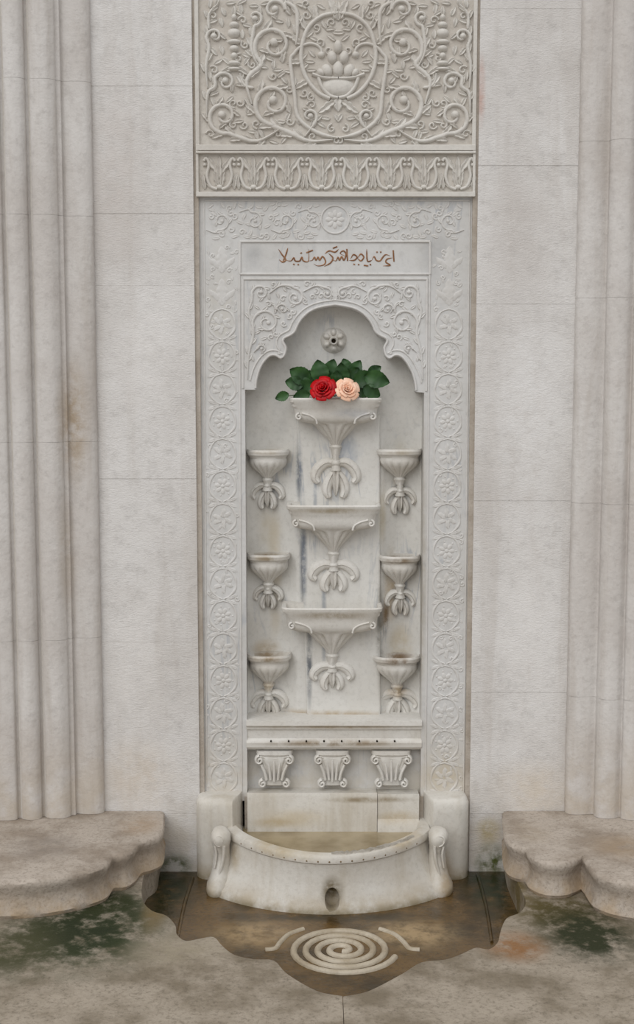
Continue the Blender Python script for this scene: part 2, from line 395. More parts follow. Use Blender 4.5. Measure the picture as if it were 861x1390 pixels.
R.vine([(402,62),(404,40),(402,14),(388,4)],(372,14,16,0,1.1,-1),r=3.4,h=hh,ll=14,step=12)
R.vine([(380,176),(350,192),(322,186)],(304,158,25,pi*0.4,1.4,1),r=3.8,h=hh,ll=16,step=13,lobes=2)
R.vine([(281,160),(282,128),(292,118)],(306,112,15,pi*1.1,1.2,1),r=3.2,h=hh,ll=13,step=12)
R.vine([(345,120),(332,116),(326,100)],None,r=3.0,h=hh,ll=14,step=11)
R.vine([(282,120),(280,90),(284,66)],(292,50,12,pi*.9,1.1,1),r=3.0,h=hh,ll=13,step=12)
R.vine([(284,40),(284,20),(296,6)],None,r=2.8,h=hh,ll=13,step=11)
R.vine([(352,92),(342,70),(344,44)],(346,24,12,pi*.5,1.0,-1),r=3.0,h=hh,ll=13,step=12)
R.vine([(414,186),(426,170)],(420,158,11,0.6,1.1,-1),r=2.8,h=hh,ll=11,step=11)
for (y,w,b) in [(24,4,5),(34,7,5),(45,9,7),(57,10,4),(66,7,5),(76,5,5),(86,9,4),(94,11,3)]:
    R.dome(318,y,w,b,hh*1.4)
R.leaf((318,22),(318,8),4,hh); R.leaf((314,92),(298,102),5,hh,lobes=2); R.leaf((322,92),(338,102),5,hh,lobes=2)
R.fill(282,MX,4,192,hh*.75,L=13,w=4.0,n=1500,spi=.25)
R.obj('arabesque_relief',M_rel,parent=carved)
# palmette frieze
R=Relief(Yp+.002)
n=8; x0=275; x1=645; pit=(x1-x0)/n
for i in range(n):
    c=x0+pit*(i+.5); b=257; H2=0.011
    for sgn in (-1,1):
        R.ribbon([(c+sgn*3,b),(c+sgn*12,b-4),(c+sgn*17,b-18),(c+sgn*14,b-34),(c+sgn*18,b-42),(c+sgn*21,b-38)],2.4,H2,sub=4)
        R.leaf((c+sgn*1,b-4),(c+sgn*13,b-26),5.5,H2,bend=-.25*sgn,lobes=3)
        R.leaf((c+sgn*2,b-20),(c+sgn*10,b-46),5.5,H2,bend=.2*sgn,lobes=3)
        R.leaf((c+sgn*20,b),(c+sgn*20,b-22),4,H2,bend=.1*sgn,lobes=2)
        R.dome(c+sgn*20,b-33,3,3,H2)
        R.leaf((c+sgn*8,b-1),(c+sgn*18,b-8),3,H2*.8)
    R.leaf((c,b-2),(c,b-46),5,H2*1.2,lobes=3)
    R.dome(c,b-3,5,4,H2*1.1)
R.obj('palmette_frieze',M_rel,parent=carved)

# ---------------- fountain ----------------------------------------------------
fount=empty('marble_wall_fountain')
Ys=0.0
AX=455
archL=[(333,529),(347,529),(348,518),(352,504),(358,493),(366,485),(374,484),(381,488),(386,484),(388,474),(384,466),(386,461),(394,457),(400,452),(404,443),(410,434),(420,425),(434,419),(455,415.5)]
def archfull():
    A=catmull(archL[1:],3)
    right=[(2*AX-p[0]+ (2 if p[1]>500 else 0),p[1]+ (3 if p[1]>500 else 0)) for p in reversed(A[:-1])]
    return A+right
A=archfull()
poly=[(272,267.5),(640,267.5),(632,1087),(573,1087),(576,533)]+list(reversed(A))+[(333,529),(333,1087),(274,1087)]
def snap(p):
    x,y=p
    w=W(x,y,Ys); 
    if x in(272,274): w.x=XL+.006
    if x in(640,632): w.x=XR-.006
    if x==333: w.x=X(333)
    if x in(573,576): w.x=X(575.5)
    return w
PW=[snap(p) for p in poly]
mb=MB(); mb.prism([(w.x,w.z) for w in PW],lambda p,k:(p[0],0.16 if k else Ys,p[1]))
mb.obj('frame_slab',M_marb,parent=fount,smooth=False)
nX0,nX1=X(333),X(575.5)
R=Relief(Ys)
R.ribbon([(p[0],p[1]) for p in [(q[0]-0,q[1]-2.2) for q in A]],1.8,0.007,smooth=False)
off=[]
for i,p in enumerate(A):
    a=A[max(i-1,0)]; b=A[min(i+1,len(A)-1)]; dx,dy=b[0]-a[0],b[1]-a[1]; l=math.hypot(dx,dy) or 1
    off.append((p[0]+dy/l*8.5,p[1]-dx/l*8.5))
R.ribbon(off[3:-3],1.3,0.004,smooth=False)
def rect(x0,x1,y0,y1,r,h):
    R.ribbon([(x0,y0),(x1,y0)],r,h,smooth=False); R.ribbon([(x0,y1),(x1,y1)],r,h,smooth=False)
    R.ribbon([(x0,y0),(x0,y1)],r,h,smooth=False); R.ribbon([(x1,y0),(x1,y1)],r,h,smooth=False)
rect(326,584,328,372,1.8,.005); rect(330,580,378,379,1.4,.004)
R.ribbon([(330,378),(330,527)],1.6,.004,smooth=False); R.ribbon([(580,378),(579,531)],1.6,.004,smooth=False)
R.ribbon([(325,330),(328,1085)],1.5,.004,smooth=False); R.ribbon([(584,330),(577.5,1085)],1.3,.004,smooth=False)
R.ribbon([(277,275),(281,1080)],1.2,.003,smooth=False); R.ribbon([(638,275),(629.5,1080)],1.2,.003,smooth=False)
R.ribbon([(278,272),(638,272)],1.4,.004,smooth=False)
R.ribbon([(280,1077),(328,1077)],1.4,.003,smooth=False); R.ribbon([(578,1080),(630,1080)],1.4,.003,smooth=False)
R.obj('frame_mouldings',M_marbr,parent=fount)
R=Relief(Ys,mir=455); h=.0055
R.vine([(336,515),(338,480),(344,455)],(362,438,19,pi,1.5,1),r=2.2,h=h,ll=10,step=9)
R.vine([(345,450),(338,425),(342,408)],(354,398,12,pi,1.3,1),r=2.1,h=h,ll=9,step=9)
R.vine([(366,398),(380,388),(394,388)],(400,404,13,-pi*.5,1.4,1),r=2.1,h=h,ll=9,step=9)
R.vine([(412,396),(428,388),(440,390)],(444,399,8,-pi*.5,1.2,1),r=1.8,h=h,ll=7,step=8)
R.vine([(380,425),(372,412)],(384,420,9,-pi,1.1,1),r=1.6,h=h,ll=7,step=8)
R.vine([(345,478),(352,470)],(356,474,7,-pi,1.1,1),r=1.6,h=h,ll=6,step=7)
def okspan(x,y):
    if y<385 or x<336: return False
    for p in off[:len(off)//2+1]:
        if math.hypot(p[0]-x,p[1]-y)<5: return False
    ys=[p[1] for p in off if abs(p[0]-x)<6]
    return (not ys) or y<min(ys)-4
R.fill(336,455,384,520,h*.8,L=9,w=2.6,n=700,ok=okspan)
R.leaf((455,408),(455,390),6,h,lobes=3,mirror=False)
for (cx,d,a) in [(300,1,0),(345,-1,0),(388,1,0),(425,-1,0)]:
    R.vine([(cx-20,300+d*12),(cx-8,300+d*16)],(cx,300,13,d*pi*.6,1.3,-d),r=1.6,h=.0035,ll=9,step=8)
R.ribbon([(455+19*cos(a*pi/8),298+19*sin(a*pi/8)) for a in range(16)],1.5,.0038,closed=True,mirror=False,sub=3)
R.flower(455,298,14,.004,8,mirror=False)
R.fill(285,MX-25,277,323,.003,L=10,w=3,n=600)
R.obj('spandrel_relief',M_marbr,parent=fount)
# side bands: chain of rosette medallions joined by leaves
R=Relief(Ys,gs=5); h=.0026
for side in (0,1):
    k=0; y=352
    while y<1064:
        t=(y-300)/780
        cx=(301+t*3) if side==0 else (611-t*8)
        if y<408 and k<2:
            R.leaf((cx,y+18),(cx,y-18),9,h,lobes=4); R.leaf((cx,y+14),(cx-14,y-6),5,h,bend=-.2,lobes=2); R.leaf((cx,y+14),(cx+14,y-6),5,h,bend=.2,lobes=2)
        else:
            for sg in (-1,1):   # two C-shaped stems embrace every rosette
                R.ribbon([(cx-sg*3,y-21),(cx+sg*10,y-17),(cx+sg*17,y-6),(cx+sg*17,y+7),(cx+sg*9,y+17),(cx+sg*1,y+21)],lambda t:.9+1.3*sin(pi*t)*abs(cos(pi*3*t)),h,sub=4,sec=4)
            if k%2: 
                R.flower(cx,y,12,h*1.1,7,rot=random.random())
                for q in range(7): R.dome(cx+13*cos(q*2*pi/7),y+13*sin(q*2*pi/7),1.6,1.6,h*.7,nr=2,na=6)
            else:
                for q in range(6):
                    a=q*2*pi/6+random.random()*.4; R.leaf((cx+cos(a)*2,y+sin(a)*2),(cx+cos(a)*14,y+sin(a)*14),4.0,h,bend=.3,lobes=2)
            for sg in (-1,1):
                R.leaf((cx+sg*4,y+22),(cx+sg*19,y+14),3.2,h,bend=.1*sg,lobes=2)
                R.leaf((cx+sg*4,y+22),(cx+sg*19,y+30),3.2,h,bend=-.1*sg,lobes=2)
        y+=44; k+=1
R.fill(280,322,335,1072,.0022,L=7,w=2,n=900); R.fill(590,628,335,1072,.0022,L=7,w=2,n=900)
R.obj('side_band_relief',M_marbr,parent=fount)
# inscription
R=Relief(Ys-.0006)
ins=[[(378,336),(383,345),(388,353),(384,357),(379,353)],[(391,334),(388,346),(384,356)],
 [(388,354),(395,355),(399,350),(401,355),(407,355),(410,349),(412,355),(419,355),(419,336)],
 [(419,355),(424,354),(427,349),(429,354),(432,349),(434,354),(438,348),(442,355),(440,361),(432,363),(426,360)],
 [(398,360),(400,361)],[(404,361),(406,361)],[(408,343),(410,342)],
 [(446,343),(452,350),(449,358),(440,364)],[(450,352),(456,355),(459,349),(461,354),(464,348),(467,354),(470,344),(466,339),(462,343),(468,347)],
 [(441,344),(447,339),(455,341),(460,336)],[(452,335),(458,332)],[(471,336),(472,355)],
 [(476,352),(480,345),(485,349),(481,354),(474,354)],[(485,350),(490,355),(494,349),(490,344),(486,350)],
 [(498,336),(499,355),(505,354)],[(505,354),(508,348),(511,354),(516,355),(520,349),(524,345),(530,347)],
 [(533,350),(526,352),(524,357),(530,362),(520,363)],[(511,341),(513,341)],[(516,341),(518,341)],[(480,360),(482,361)],[(486,361),(488,361)],[(502,361),(504,361)],[(534,338),(535,356)],
 [(416,342),(425,338)],[(494,362),(500,363)]]
for st in ins:
    R.ribbon([(x,349+(y-349)*.85) for x,y in st],1.0,.0018,taper=len(st)>2,sub=5)
R.obj('arabic_inscription',M_ink,parent=fount)

# niche back: one carved surface; shallow concave side bays fading out upward
zt,zb=Z(405,.1),Z(1090,.1)
NB=.090
xc0,xc1=X(403,700,.08),X(519,700,.08)
def bayd(x,z):
    if x<xc0: t=(x-nX0)/(xc0-nX0)
    elif x>xc1: t=(x-xc1)/(nX1-xc1)
    else: return 0
    t=min(1,max(0,t)); f=(Z(555,.1)-z)/(Z(555,.1)-Z(620,.1)); f=min(1,max(0,f)); f=f*f*(3-2*f)
    return .034*sin(pi*t)**.8*f
mb=MB(); NX,NZ=90,70; rows=[]
for j in range(NZ+1):
    zz=zb+(zt-zb)*j/NZ
    rows.append([(nX0-.01+(nX1-nX0+.02)*i/NX, NB+bayd(nX0-.01+(nX1-nX0+.02)*i/NX,zz), zz) for i in range(NX+1)])
mb.rings(rows,cap0=False,cap1=False,closed=False)
mb.obj('niche_back',M_niche,parent=fount,angle=60)
mb=MB(); 
mb.prism([(xc0,Z(560,.08)),(xc1-.01,Z(560,.08)),(xc1,zb),(X(424,975,.08)-.008,zb)],lambda p,k:(p[0],0.13 if k else 0.071,p[1]))
mb.obj('niche_centre_slab',M_niche,parent=fount,smooth=False,bevel=.006)
Yb=.075
# rosette spout
R=Relief(NB)
R.dome(453,462,18,18,.022,pow=.25,na=24)
for k in range(6):
    a=k*pi/3+.5; R.dome(453+10.5*cos(a),462+10.5*sin(a),6.5,5.5,.034,rot=a)
R.ribbon([(453+4.5*cos(a*pi/6),463+4.5*sin(a*pi/6)) for a in range(12)],2.4,.048,closed=True,sub=2)
R.obj('rosette_spout',M_cup,parent=fount)
R=Relief(NB); R.dome(453,463,3.6,3.6,.038,pow=.1); R.obj('spout_hole_dark_dome',M_dark,parent=fount)  # dark dome, painted stand-in for the shade inside the spout

def half(cx,hw,d,p,Yback,z,n=72,flute=0,fl=0):
    out=[]
    for i in range(n+1):
        a=pi*i/n; c,s=cos(a),sin(a)
        k=1-fl+fl*2*abs(sin(flute*a)) if flute else 1
        out.append((cx+hw*k*math.copysign(abs(c)**p,c),Yback-d*k*abs(s)**p,z))
    return out
def vessel(name,cx,top,lv,Yback,hollow,flute=8):
    mb=MB(); rings=[]
    for idx,(o,hw,d,p,fl) in enumerate(hollow+lv):
        y=top+o; Yf=Yback-d*.8; w=W(cx,y,Yf); k=pm(y,Yf)
        r=half(w.x,hw*k,d,p,Yback-.004 if idx<len(hollow) else Yback,w.z,flute=flute if fl else 0,fl=fl)
        bk=Yback-.002 if idx<len(hollow) else Yback+.03
        rings.append([*(r),(r[-1][0],bk,r[-1][2]),(r[0][0],bk,r[0][2])])
    mb.rings(rings)
    return mb.obj(name,M_cup,parent=fount,angle=38)
def pendant(R,cx,y0,w,hgt,hh=.03):
    R.ribbon([(cx,y0-6),(cx,y0+hgt*.15),(cx,y0+hgt*.4)],lambda t:5.5-2.0*sin(pi*t)+2*t,hh*.9,sub=4)
    for sg in (-1,1):
        # side volute leaf that rolls over and down, with a raised rib
        A1=[(cx+sg*1,y0+hgt*.26),(cx+sg*w*.20,y0+hgt*.24),(cx+sg*w*.37,y0+hgt*.36),(cx+sg*w*.44,y0+hgt*.54),(cx+sg*w*.37,y0+hgt*.65)]
        R.ribbon(A1,lambda t:w*(.03+.09*sin(pi*min(1,.15+.75*t))),lambda t:hh*(.42+.15*t),sub=5)
        R.ribbon(A1,lambda t:w*.022,lambda t:hh*(.54+.16*t),sub=5,sec=4)
        A2=[(cx+sg*w*.04,y0+hgt*.42),(cx+sg*w*.14,y0+hgt*.60),(cx+sg*w*.19,y0+hgt*.80),(cx+sg*w*.14,y0+hgt*.95)]
        R.ribbon(A2,lambda t:w*(.03+.085*sin(pi*min(1,.1+.78*t))),lambda t:hh*(.45+.12*t),sub=5)
        R.ribbon(A2,lambda t:w*.02,lambda t:hh*(.58+.12*t),sub=5,sec=4)
    R.leaf((cx,y0+hgt*.24),(cx,y0+hgt*.92),w*.10,hh*.85,cup=.6)
    R.dome(cx,y0+hgt*.24,w*.12,hgt*.10,hh*1.0)
C_big=[(0,63,.108,.22,0),(2,64.5,.112,.22,0),(6,64,.110,.22,0),(8,61.5,.106,.22,0),(12,61,.105,.24,0),(14,58.5,.101,.25,0),(21,57.5,.098,.28,0),(26,57.5,.096,.3,0),(30,55.5,.092,.35,0),(32.5,50,.086,.45,0),(34,41,.080,.6,.02),(36,31,.074,.8,.05),(43,24,.064,.9,.07),(51,17,.052,1,.07),(58,10,.038,1,.04),(64,7,.03,1,0),(67,9,.034,1,0),(70,7,.03,1,0),(78,5.5,.022,1,0)]
hol_big=[(8,40,.078,.3,0),(7,58,.100,.22,0),(0.5,58.5,.101,.22,0)]
R=Relief(Yb-.005)
for nm,cx,top,s,pd in (('top_tier_basin',456,540,.98,(612,64,66)),('middle_tier_basin',453,685,1.0,(754,66,50)),('lower_tier_basin',451,824,1.07,(893,58,44))):
    lv=[(o,hw*s,d,p,fl) for (o,hw,d,p,fl) in C_big]; hb=[(o,hw*s,d,p,fl) for (o,hw,d,p,fl) in hol_big]
    vessel(nm,cx,top,lv,Yb,hb)
    pendant(R,cx,pd[0],pd[1],pd[2],.03)
R.obj('tier_pendants',M_cup,parent=fount)
R=Relief(Yb-.094)
for cx,top,s in ((456,540,.98),(453,685,1),(451,824,1.07)):
    for sg in (-1,1):
        R.ribbon(R.spiralpts(cx+sg*51*s,top+26,5,-pi*.5,1.1,sg),1.6,.006,sub=3)
        R.ribbon([(cx+sg*47*s,top+21),(cx+sg*36*s,top+24),(cx+sg*28*s,top+29),(cx+sg*26*s,top+35)],1.5,.007,sub=3)
R.obj('tier_scroll_carving',M_cup,parent=fount)
C_sm=[(0,29,.085,.7,0),(3,30.5,.090,.7,0),(7,30,.088,.7,0),(9,27.5,.081,.75,0),(12,26,.078,.8,0),(15,27,.080,.85,0),(19,26.5,.078,.9,.02),(23,23.5,.070,.95,.05),(27,18.5,.058,1,.07),(31,13,.046,1,.07),(35,8.5,.034,1,.04),(38,6,.026,1,0),(41,8,.030,1,0),(44,6,.024,1,0),(48,5,.02,1,0)]
hol_sm=[(6,20,.05,.8,0),(5,26,.078,.7,0),(.5,26.5,.079,.7,0)]
for cx,top,hs,pd in ((363,611,.97,(648,46,44)),(364,753,1.0,(789,40,38)),(364.5,890,1.03,(930,52,44)),
                   (543,610,1.05,(655,44,44)),(543.5,755,.95,(794,42,42)),(539.5,892,1.1,(930,60,46))):
    lv=[(o,hw*hs,d,p,fl) for (o,hw,d,p,fl) in C_sm]; hb=[(o,hw*hs,d,p,fl) for (o,hw,d,p,fl) in hol_sm]
    vessel('side_cup',cx,top,lv,.108,hb)
    R2=Relief(.114); pendant(R2,cx,pd[0],pd[1],pd[2],.034); R2.obj('side_cup_pendant',M_cup,parent=fount)

def prof_ext(pr,x0,x1,name,mat,Yback=.13):
    poly=[(y,z) for y,z in pr]+[(Yback,pr[-1][1]),(Yback,pr[0][1])]
    mb=MB(); mb.prism(poly,lambda p,k:(x1 if k else x0,p[0],p[1]))
    return mb.obj(name,mat,parent=fount,angle=30)
z=lambda y,Y=0:Z(y,Y)
prof_ext([(.005,z(977)),(-.012,z(978)),(-.013,z(984)),(-.004,z(986)),(-.002,z(990)),(.004,z(991)),(.006,z(1003)),(-.002,z(1005)),(-.006,z(1008)),(-.004,z(1014)),(.006,z(1018))],nX0-.002,nX1+.002,'trough_shelf',M_cup)
mb=MB(); mb.box(nX0-.01,nX1+.01,.045,.16,Z(1084,.04),Z(1010,.04)); mb.obj('bracket_ground',M_marb,parent=fount,smooth=False)
# drip holes of the trough: solid plugs, hole shade put into their colour
mb=MB()
for k in range(8):
    q=W(368+k*24,1006,-.004); 
    mb.rings([[(q.x+.003*cos(j*pi/5),yy,q.z+.003*sin(j*pi/5)) for j in range(10)] for yy in (-.0075,.02)])
mb.obj('drip_hole_dark_plugs',M_dark,parent=fount)
for cx,w in ((372.5,25),(451.5,23),(531.5,27)):
    mb=MB(); rings=[]
    for (y,f,d) in ((1020,1.0,.050),(1025,1.0,.050),(1027,.88,.044),(1032,.82,.046),(1040,.68,.040),(1050,.54,.032),(1058,.50,.028),(1062,.62,.030),(1068,.66,.028),(1070,.5,.02)):
        q=W(cx,y,.0); k=pm(y,0)
        rings.append(half(q.x,w*f*k,d,.5,.045,q.z,n=60,flute=6,fl=.05 if 1028<y<1060 else 0))
    mb.rings([[*(r),(r[-1][0],.06,r[-1][2]),(r[0][0],.06,r[0][2])] for r in rings])
    mb.obj('scroll_bracket',M_cup,parent=fount,angle=40)
    R=Relief(.012)
    for sg in (-1,1):
        R.ribbon(R.spiralpts(cx+sg*w*.80,1031,6,-pi*.5,1.4,sg),2.2,.018,sub=3)
        R.ribbon(R.spiralpts(cx+sg*w*.62,1063,5.5,-pi*.5,1.3,sg),2.1,.016,sub=3)
        R.ribbon([(cx+sg*w*.72,1037),(cx+sg*w*.52,1048),(cx+sg*w*.42,1058)],2.2,.014,sub=4)
        R.ribbon([(cx+sg*w*.34,1031),(cx+sg*w*.26,1044),(cx+sg*w*.20,1058)],2.0,.012,sub=4)
    R.ribbon([(cx,1031),(cx,1060)],2.0,.013,smooth=False)
    R.ribbon([(cx-w*.8,1026),(cx,1029),(cx+w*.8,1026)],2,.012)
    R.obj('scroll_bracket_volutes',M_cup,parent=fount)
# step block
prof_ext([(-.01,z(1075)),(-.032,z(1076,-.03)),(-.036,z(1081,-.03)),(-.034,z(1118,-.03)),(-.034,.12)],X(336,1100,-.03),X(512,1100,-.03),'step_block',M_low)
prof_ext([(-.01,z(1076.5)),(-.030,z(1078,-.03)),(-.032,z(1083,-.03)),(-.028,z(1112,-.03)),(-.040,z(1120,-.03)),(-.04,.12)],X(512.6,1100,-.03),X(569,1100,-.03),'step_block_repair',M_low)
mb=MB(); mb.box(nX0-.01,nX1+.01,-.004,.155,0.0,z(1081)); mb.obj('step_backing',M_mort,parent=fount,smooth=False)
# ---- basin
bcx=W(447,1180,-.3).x
def outl(hw,e,m,z,pw=.85,n=32):
    pts=[(bcx-hw,.02,z),(bcx-hw,-e*.5,z)]
    for i in range(n+1):
        s=-1+2*i/n
        pts.append((bcx+hw*s,-(e+(m-e)*max(0,1-s*s)**pw),z))
    pts+=[(bcx+hw,-e*.5,z),(bcx+hw,.02,z)]
    return pts
lv=[(-.02,.385,.225,.385),(.0,.385,.225,.385),(.02,.380,.215,.378),(.05,.366,.18,.366),(.09,.355,.15,.360),(.13,.348,.13,.360),(.160,.345,.118,.366),(.165,.350,.122,.372),(.180,.350,.122,.374),(.188,.346,.118,.370),(.190,.340,.112,.364),
    (.190,.318,.09,.338),(.184,.312,.085,.330),(.15,.300,.08,.318),(.11,.27,.06,.28)]
mb=MB(); mb.rings([outl(h_,e,m,z_) for (z_,h_,e,m) in lv])
basin=mb.obj('basin_bowl',M_low,parent=fount,angle=35)
mb=MB(); q=F(451,1240,0)
ring=[]
for i in range(24):
    a=2*pi*i/24; ring.append((q.x+.024*cos(a),.044+.038*sin(a)))
mb.prism(ring,lambda p,k:(p[0],-.5 if k else -.325,p[1]))
cut=mb.obj('cutter',M_dark,smooth=False)
try:
    md=basin.modifiers.new('hole','BOOLEAN'); md.operation='DIFFERENCE'; md.object=cut; md.solver='EXACT'
    dg=bpy.context.evaluated_depsgraph_get(); me2=bpy.data.meshes.new_from_object(basin.evaluated_get(dg))
    basin.modifiers.clear(); basin.data=me2
except Exception as e: print('bool',e)
bpy.data.objects.remove(cut)
mb=MB(); mb.rings([outl(.299,.078,.316,.148),outl(.299,.078,.316,.150)]); mb.obj('basin_water',M_water,parent=fount,smooth=False)
mb=MB()
def ball(mb,c,r,n=8,sq=(1,1,1)):
    rings=[]
    for i in range(1,n):
        a=pi*i/n; rings.append([(c[0]+sq[0]*r*sin(a)*cos(2*pi*j/n),c[1]+sq[1]*r*sin(a)*sin(2*pi*j/n),c[2]+sq[2]*r*cos(a)) for j in range(n)])
    mb.rings(rings)
for i in range(17):
    s=-.84+1.68*i/16
    ball(mb,(bcx+.349*s,-(.12+.252*max(0,1-s*s)**.85)+.001,.172),.0036)
mb.obj('rim_drill_dark_balls',stone('drill_hole_shade',(132,112,84),(100,80,56)),parent=fount)  # brown balls; the shade inside the drill holes is put into their colour
# broken rim: rough chipped edge along the inner right part of the rim
mb=MB(); rr=[]
NS=34
for i in range(NS):
    s=.02+.82*i/(NS-1); 
    yo=-(.118+.252*max(0,1-s*s)**.85); a=random.uniform(-.004,.004); e=min(1,i/3,(NS-1-i)/3)
    zz=.1905+e*random.uniform(.001,.004); x=bcx+.343*s
    rr.append([(x,yo+.010+a,.1885),(x,yo+.015+a,zz),(x,yo+.034+random.uniform(-.004,.008),zz-.001),(x,yo+.042+random.uniform(0,.010),.178)])
mb.rings(rr); mb.obj('broken_rim_patch',stone('rough_break',(180,174,164),(130,120,104),scale=25,bump=0.8,bscale=90),parent=fount,smooth=False)
# corner scroll posts
for sg in (-1,1):
    pc=W(300 if sg<0 else 594,1180,-.17).x; yb=-.165
    mb=MB(); rings=[]
    for (z_,rx,ry,dx,dy) in ((-.01,.034,.055,.010,-.025),(.01,.040,.060,.010,-.028),(.03,.040,.058,.008,-.025),(.055,.034,.048,.002,-.014),(.08,.030,.044,0,-.006),(.11,.029,.042,-.002,-.002),(.135,.027,.038,-.002,0),(.155,.029,.040,0,-.006),(.175,.033,.046,0,-.012),(.195,.033,.046,0,-.012),(.208,.026,.038,0,-.008),(.214,.014,.02,0,-.006)):
        rings.append([(pc+sg*dx+rx*cos(2*pi*j/24)*(1+.05*cos(6*pi*j/24)),yb+dy+ry*sin(2*pi*j/24)*(1+.05*cos(6*pi*j/24)),z_) for j in range(24)])
    mb.rings(rings); mb.obj('scroll_corner_post',M_low,parent=fount,angle=50)
    R=Relief(0,fn=lambda u,v,h:(pc+u,yb-.044-h,v))
    R.ribbon(R.spiralpts(0,.186,.022,-pi*.5,1.5,sg),.005,.011,sub=3)
    R.ribbon([(-sg*.014,.165),(-sg*.012,.13),(-sg*.004,.09),(sg*.012,.05),(sg*.028,.024),(sg*.022,.010),(sg*.008,.016)],.006,.012,sub=4)
    R.ribbon([(sg*.016,.162),(sg*.012,.13),(sg*.018,.09)],.004,.008,sub=4)
    R.obj('scroll_post_carving',M_low,parent=fount)
# side wings of basin
for sg,a,b in ((-1,266,328),(1,576,637)):
    xa,xb=X(a,1150,-.08),X(b,1150,-.08)
    o,i_=(xa,xb) if sg<0 else (xb,xa)
    rings=[]
    for (z_,gx,gy) in ((-.02,0,0),(.2,0,0),(.235,0,.0),(.262,.0,.0),(.272,.004,.004),(.282,.010,.010),(.285,.018,.018)):
        ring=[]
        f=.095-gy; ox=o-sg*gx
        ring.append((ox,.02,z_)); rr_=.05
        for k in range(9):
            t=k/8*pi/2; ring.append((ox-sg*(rr_-rr_*cos(t)),-(f-rr_+rr_*sin(t)),z_))
        ring.append((i_+sg*(.03),-f,z_)); ring.append((i_+sg*.02,-f+.015,z_)); ring.append((i_+sg*.008,-.035,z_)); ring.append((i_,.02,z_))
        rings.append(ring)
    mb=MB(); mb.rings(rings); mb.obj('basin_wing',M_low,parent=fount,angle=40)

# ---------------- floor, channel, ledges --------------------------------------
floor=MB(); floor.box(-3.2,3.2,-4.6,0.3,-0.2,-0.0)
floor=floor.obj('floor',M_chan,smooth=False)
def slab(name,pts,z0,z1,mat,bev=.006,parent=None,extra=()):
    P=[F(x,y,z1) for x,y in pts]; P=[(p.x,p.y) for p in P]
    P=catmull(P,4)+list(extra)
    mb=MB(); mb.prism(P,lambda p,k:(p[0],p[1],z1 if k else z0))
    return mb.obj(name,mat,parent=parent,smooth=False,bevel=bev)
Lp=[(222,1128),(216,1150),(212,1170),(198,1182),(193,1200),(194,1222),(206,1236),(226,1243),(238,1256),(240,1268),(252,1277),(272,1274),(290,1272),(302,1284),(318,1296),(345,1302),(372,1304),(390,1322),(430,1345),(465,1352)]
slab('paving_slab',Lp,-.05,.10,M_floor,bev=.010,extra=[(F(465,1352,.1).x,-3.2),(-3.0,-3.2),(-3.0,-.021),(F(222,1128,.1).x,-.021)])
Rp=[(684,1125),(688,1160),(700,1190),(708,1208),(714,1224),(706,1238),(688,1246),(680,1262),(676,1278),(664,1288),(646,1286),(628,1294),(605,1302),(572,1306),(545,1322),(500,1345),(465.6,1352)]
slab('paving_slab.001',Rp,-.05,.10,M_floor,bev=.010,extra=[(F(465.6,1352,.1).x,-3.2),(3.0,-3.2),(3.0,-.021),(F(684,1125,.1).x,-.021)])
def ledge(name,pts,far):
    Pm=[F(x,y,.22) for x,y in pts]; P=catmull([(p.x,p.y) for p in Pm],4)
    x0=P[0][0]; yb=-.0225
    P=[(x0,yb)]+[p for p in P if p[1]<yb-.002]
    ye=P[-1][1]
    base=P+[(far,ye),(far,yb)]
    mb=MB(); rings=[]
    sgn=1 if far>0 else -1
    for (z_,o) in ((.10,.006),(.112,.012),(.125,.006),(.15,-.004),(.175,-.002),(.195,.010),(.210,.012),(.218,.006),(.22,-.006)):
        ring=[]
        n=len(base)
        for i,p in enumerate(base):
            if i==0 or i>=n-2:
                ring.append((p[0]+(-sgn*o if i==0 else 0),p[1]-(o if i==n-2 else 0),z_)); continue
            a=base[i-1]; b=base[i+1]; dx,dy=b[0]-a[0],b[1]-a[1]; l=math.hypot(dx,dy) or 1
            nx,ny=(dy/l,-dx/l)
            if nx*(-sgn)+ny*(-1)<0: nx,ny=-nx,-ny
            j=random.uniform(-.001,.001)
            ring.append((p[0]+nx*(o+j),min(p[1]+ny*(o+j),yb-.001),z_))
        rings.append(ring)
    mb.rings(rings); return mb.obj(name,M_ledge,angle=45)
l1=[(219,1100),(219,1108),(217,1128),(205,1136),(188,1141),(180,1150),(168,1158),(150,1160),(140,1172),(112,1182),(70,1190),(30,1194),(-40,1196)]
ledge('stone_ledge',l1,-2.2)
l2=[(687,1100),(687,1110),(690,1136),(700,1146),(716,1150),(724,1160),(742,1168),(768,1168),(790,1160),(800,1168),(812,1184),(840,1194),(880,1200)]
ledge('stone_ledge.001',l2,2.2)
# spiral drain: low carved grooves set into the channel floor
sc=F(465,1290,0)
R=Relief(0,fn=lambda u,v,h:(sc.x+u,sc.y-v,h))
SP=[(.165*(1-.93*i/120)*cos(.3+2*pi*4.2*i/120),.160*(1-.93*i/120)*sin(.3+2*pi*4.2*i/120)) for i in range(121)]
R.ribbon(SP,.0105,.010,smooth=False,sec=6)
R.ribbon([(.120,-.150),(.165,-.110),(.190,-.055),(.205,-.01),(.235,.0)],.008,.008,sub=5)
R.ribbon([(-.120,-.150),(-.165,-.110),(-.190,-.055),(-.205,-.01),(-.235,.0)],.008,.008,sub=5)
R.obj('carved_spiral_drain',M_spir)
R=Relief(0,fn=lambda u,v,h:(lambda p:(p.x,p.y,h))(F(u,v,0)))
R.ribbon([(262,1192),(250,1230),(238,1290)],2.5,.008,sub=5)
R.ribbon([(648,1186),(660,1230),(668,1280)],2.5,.008,sub=5)
R.obj('channel_kerb',M_chan)

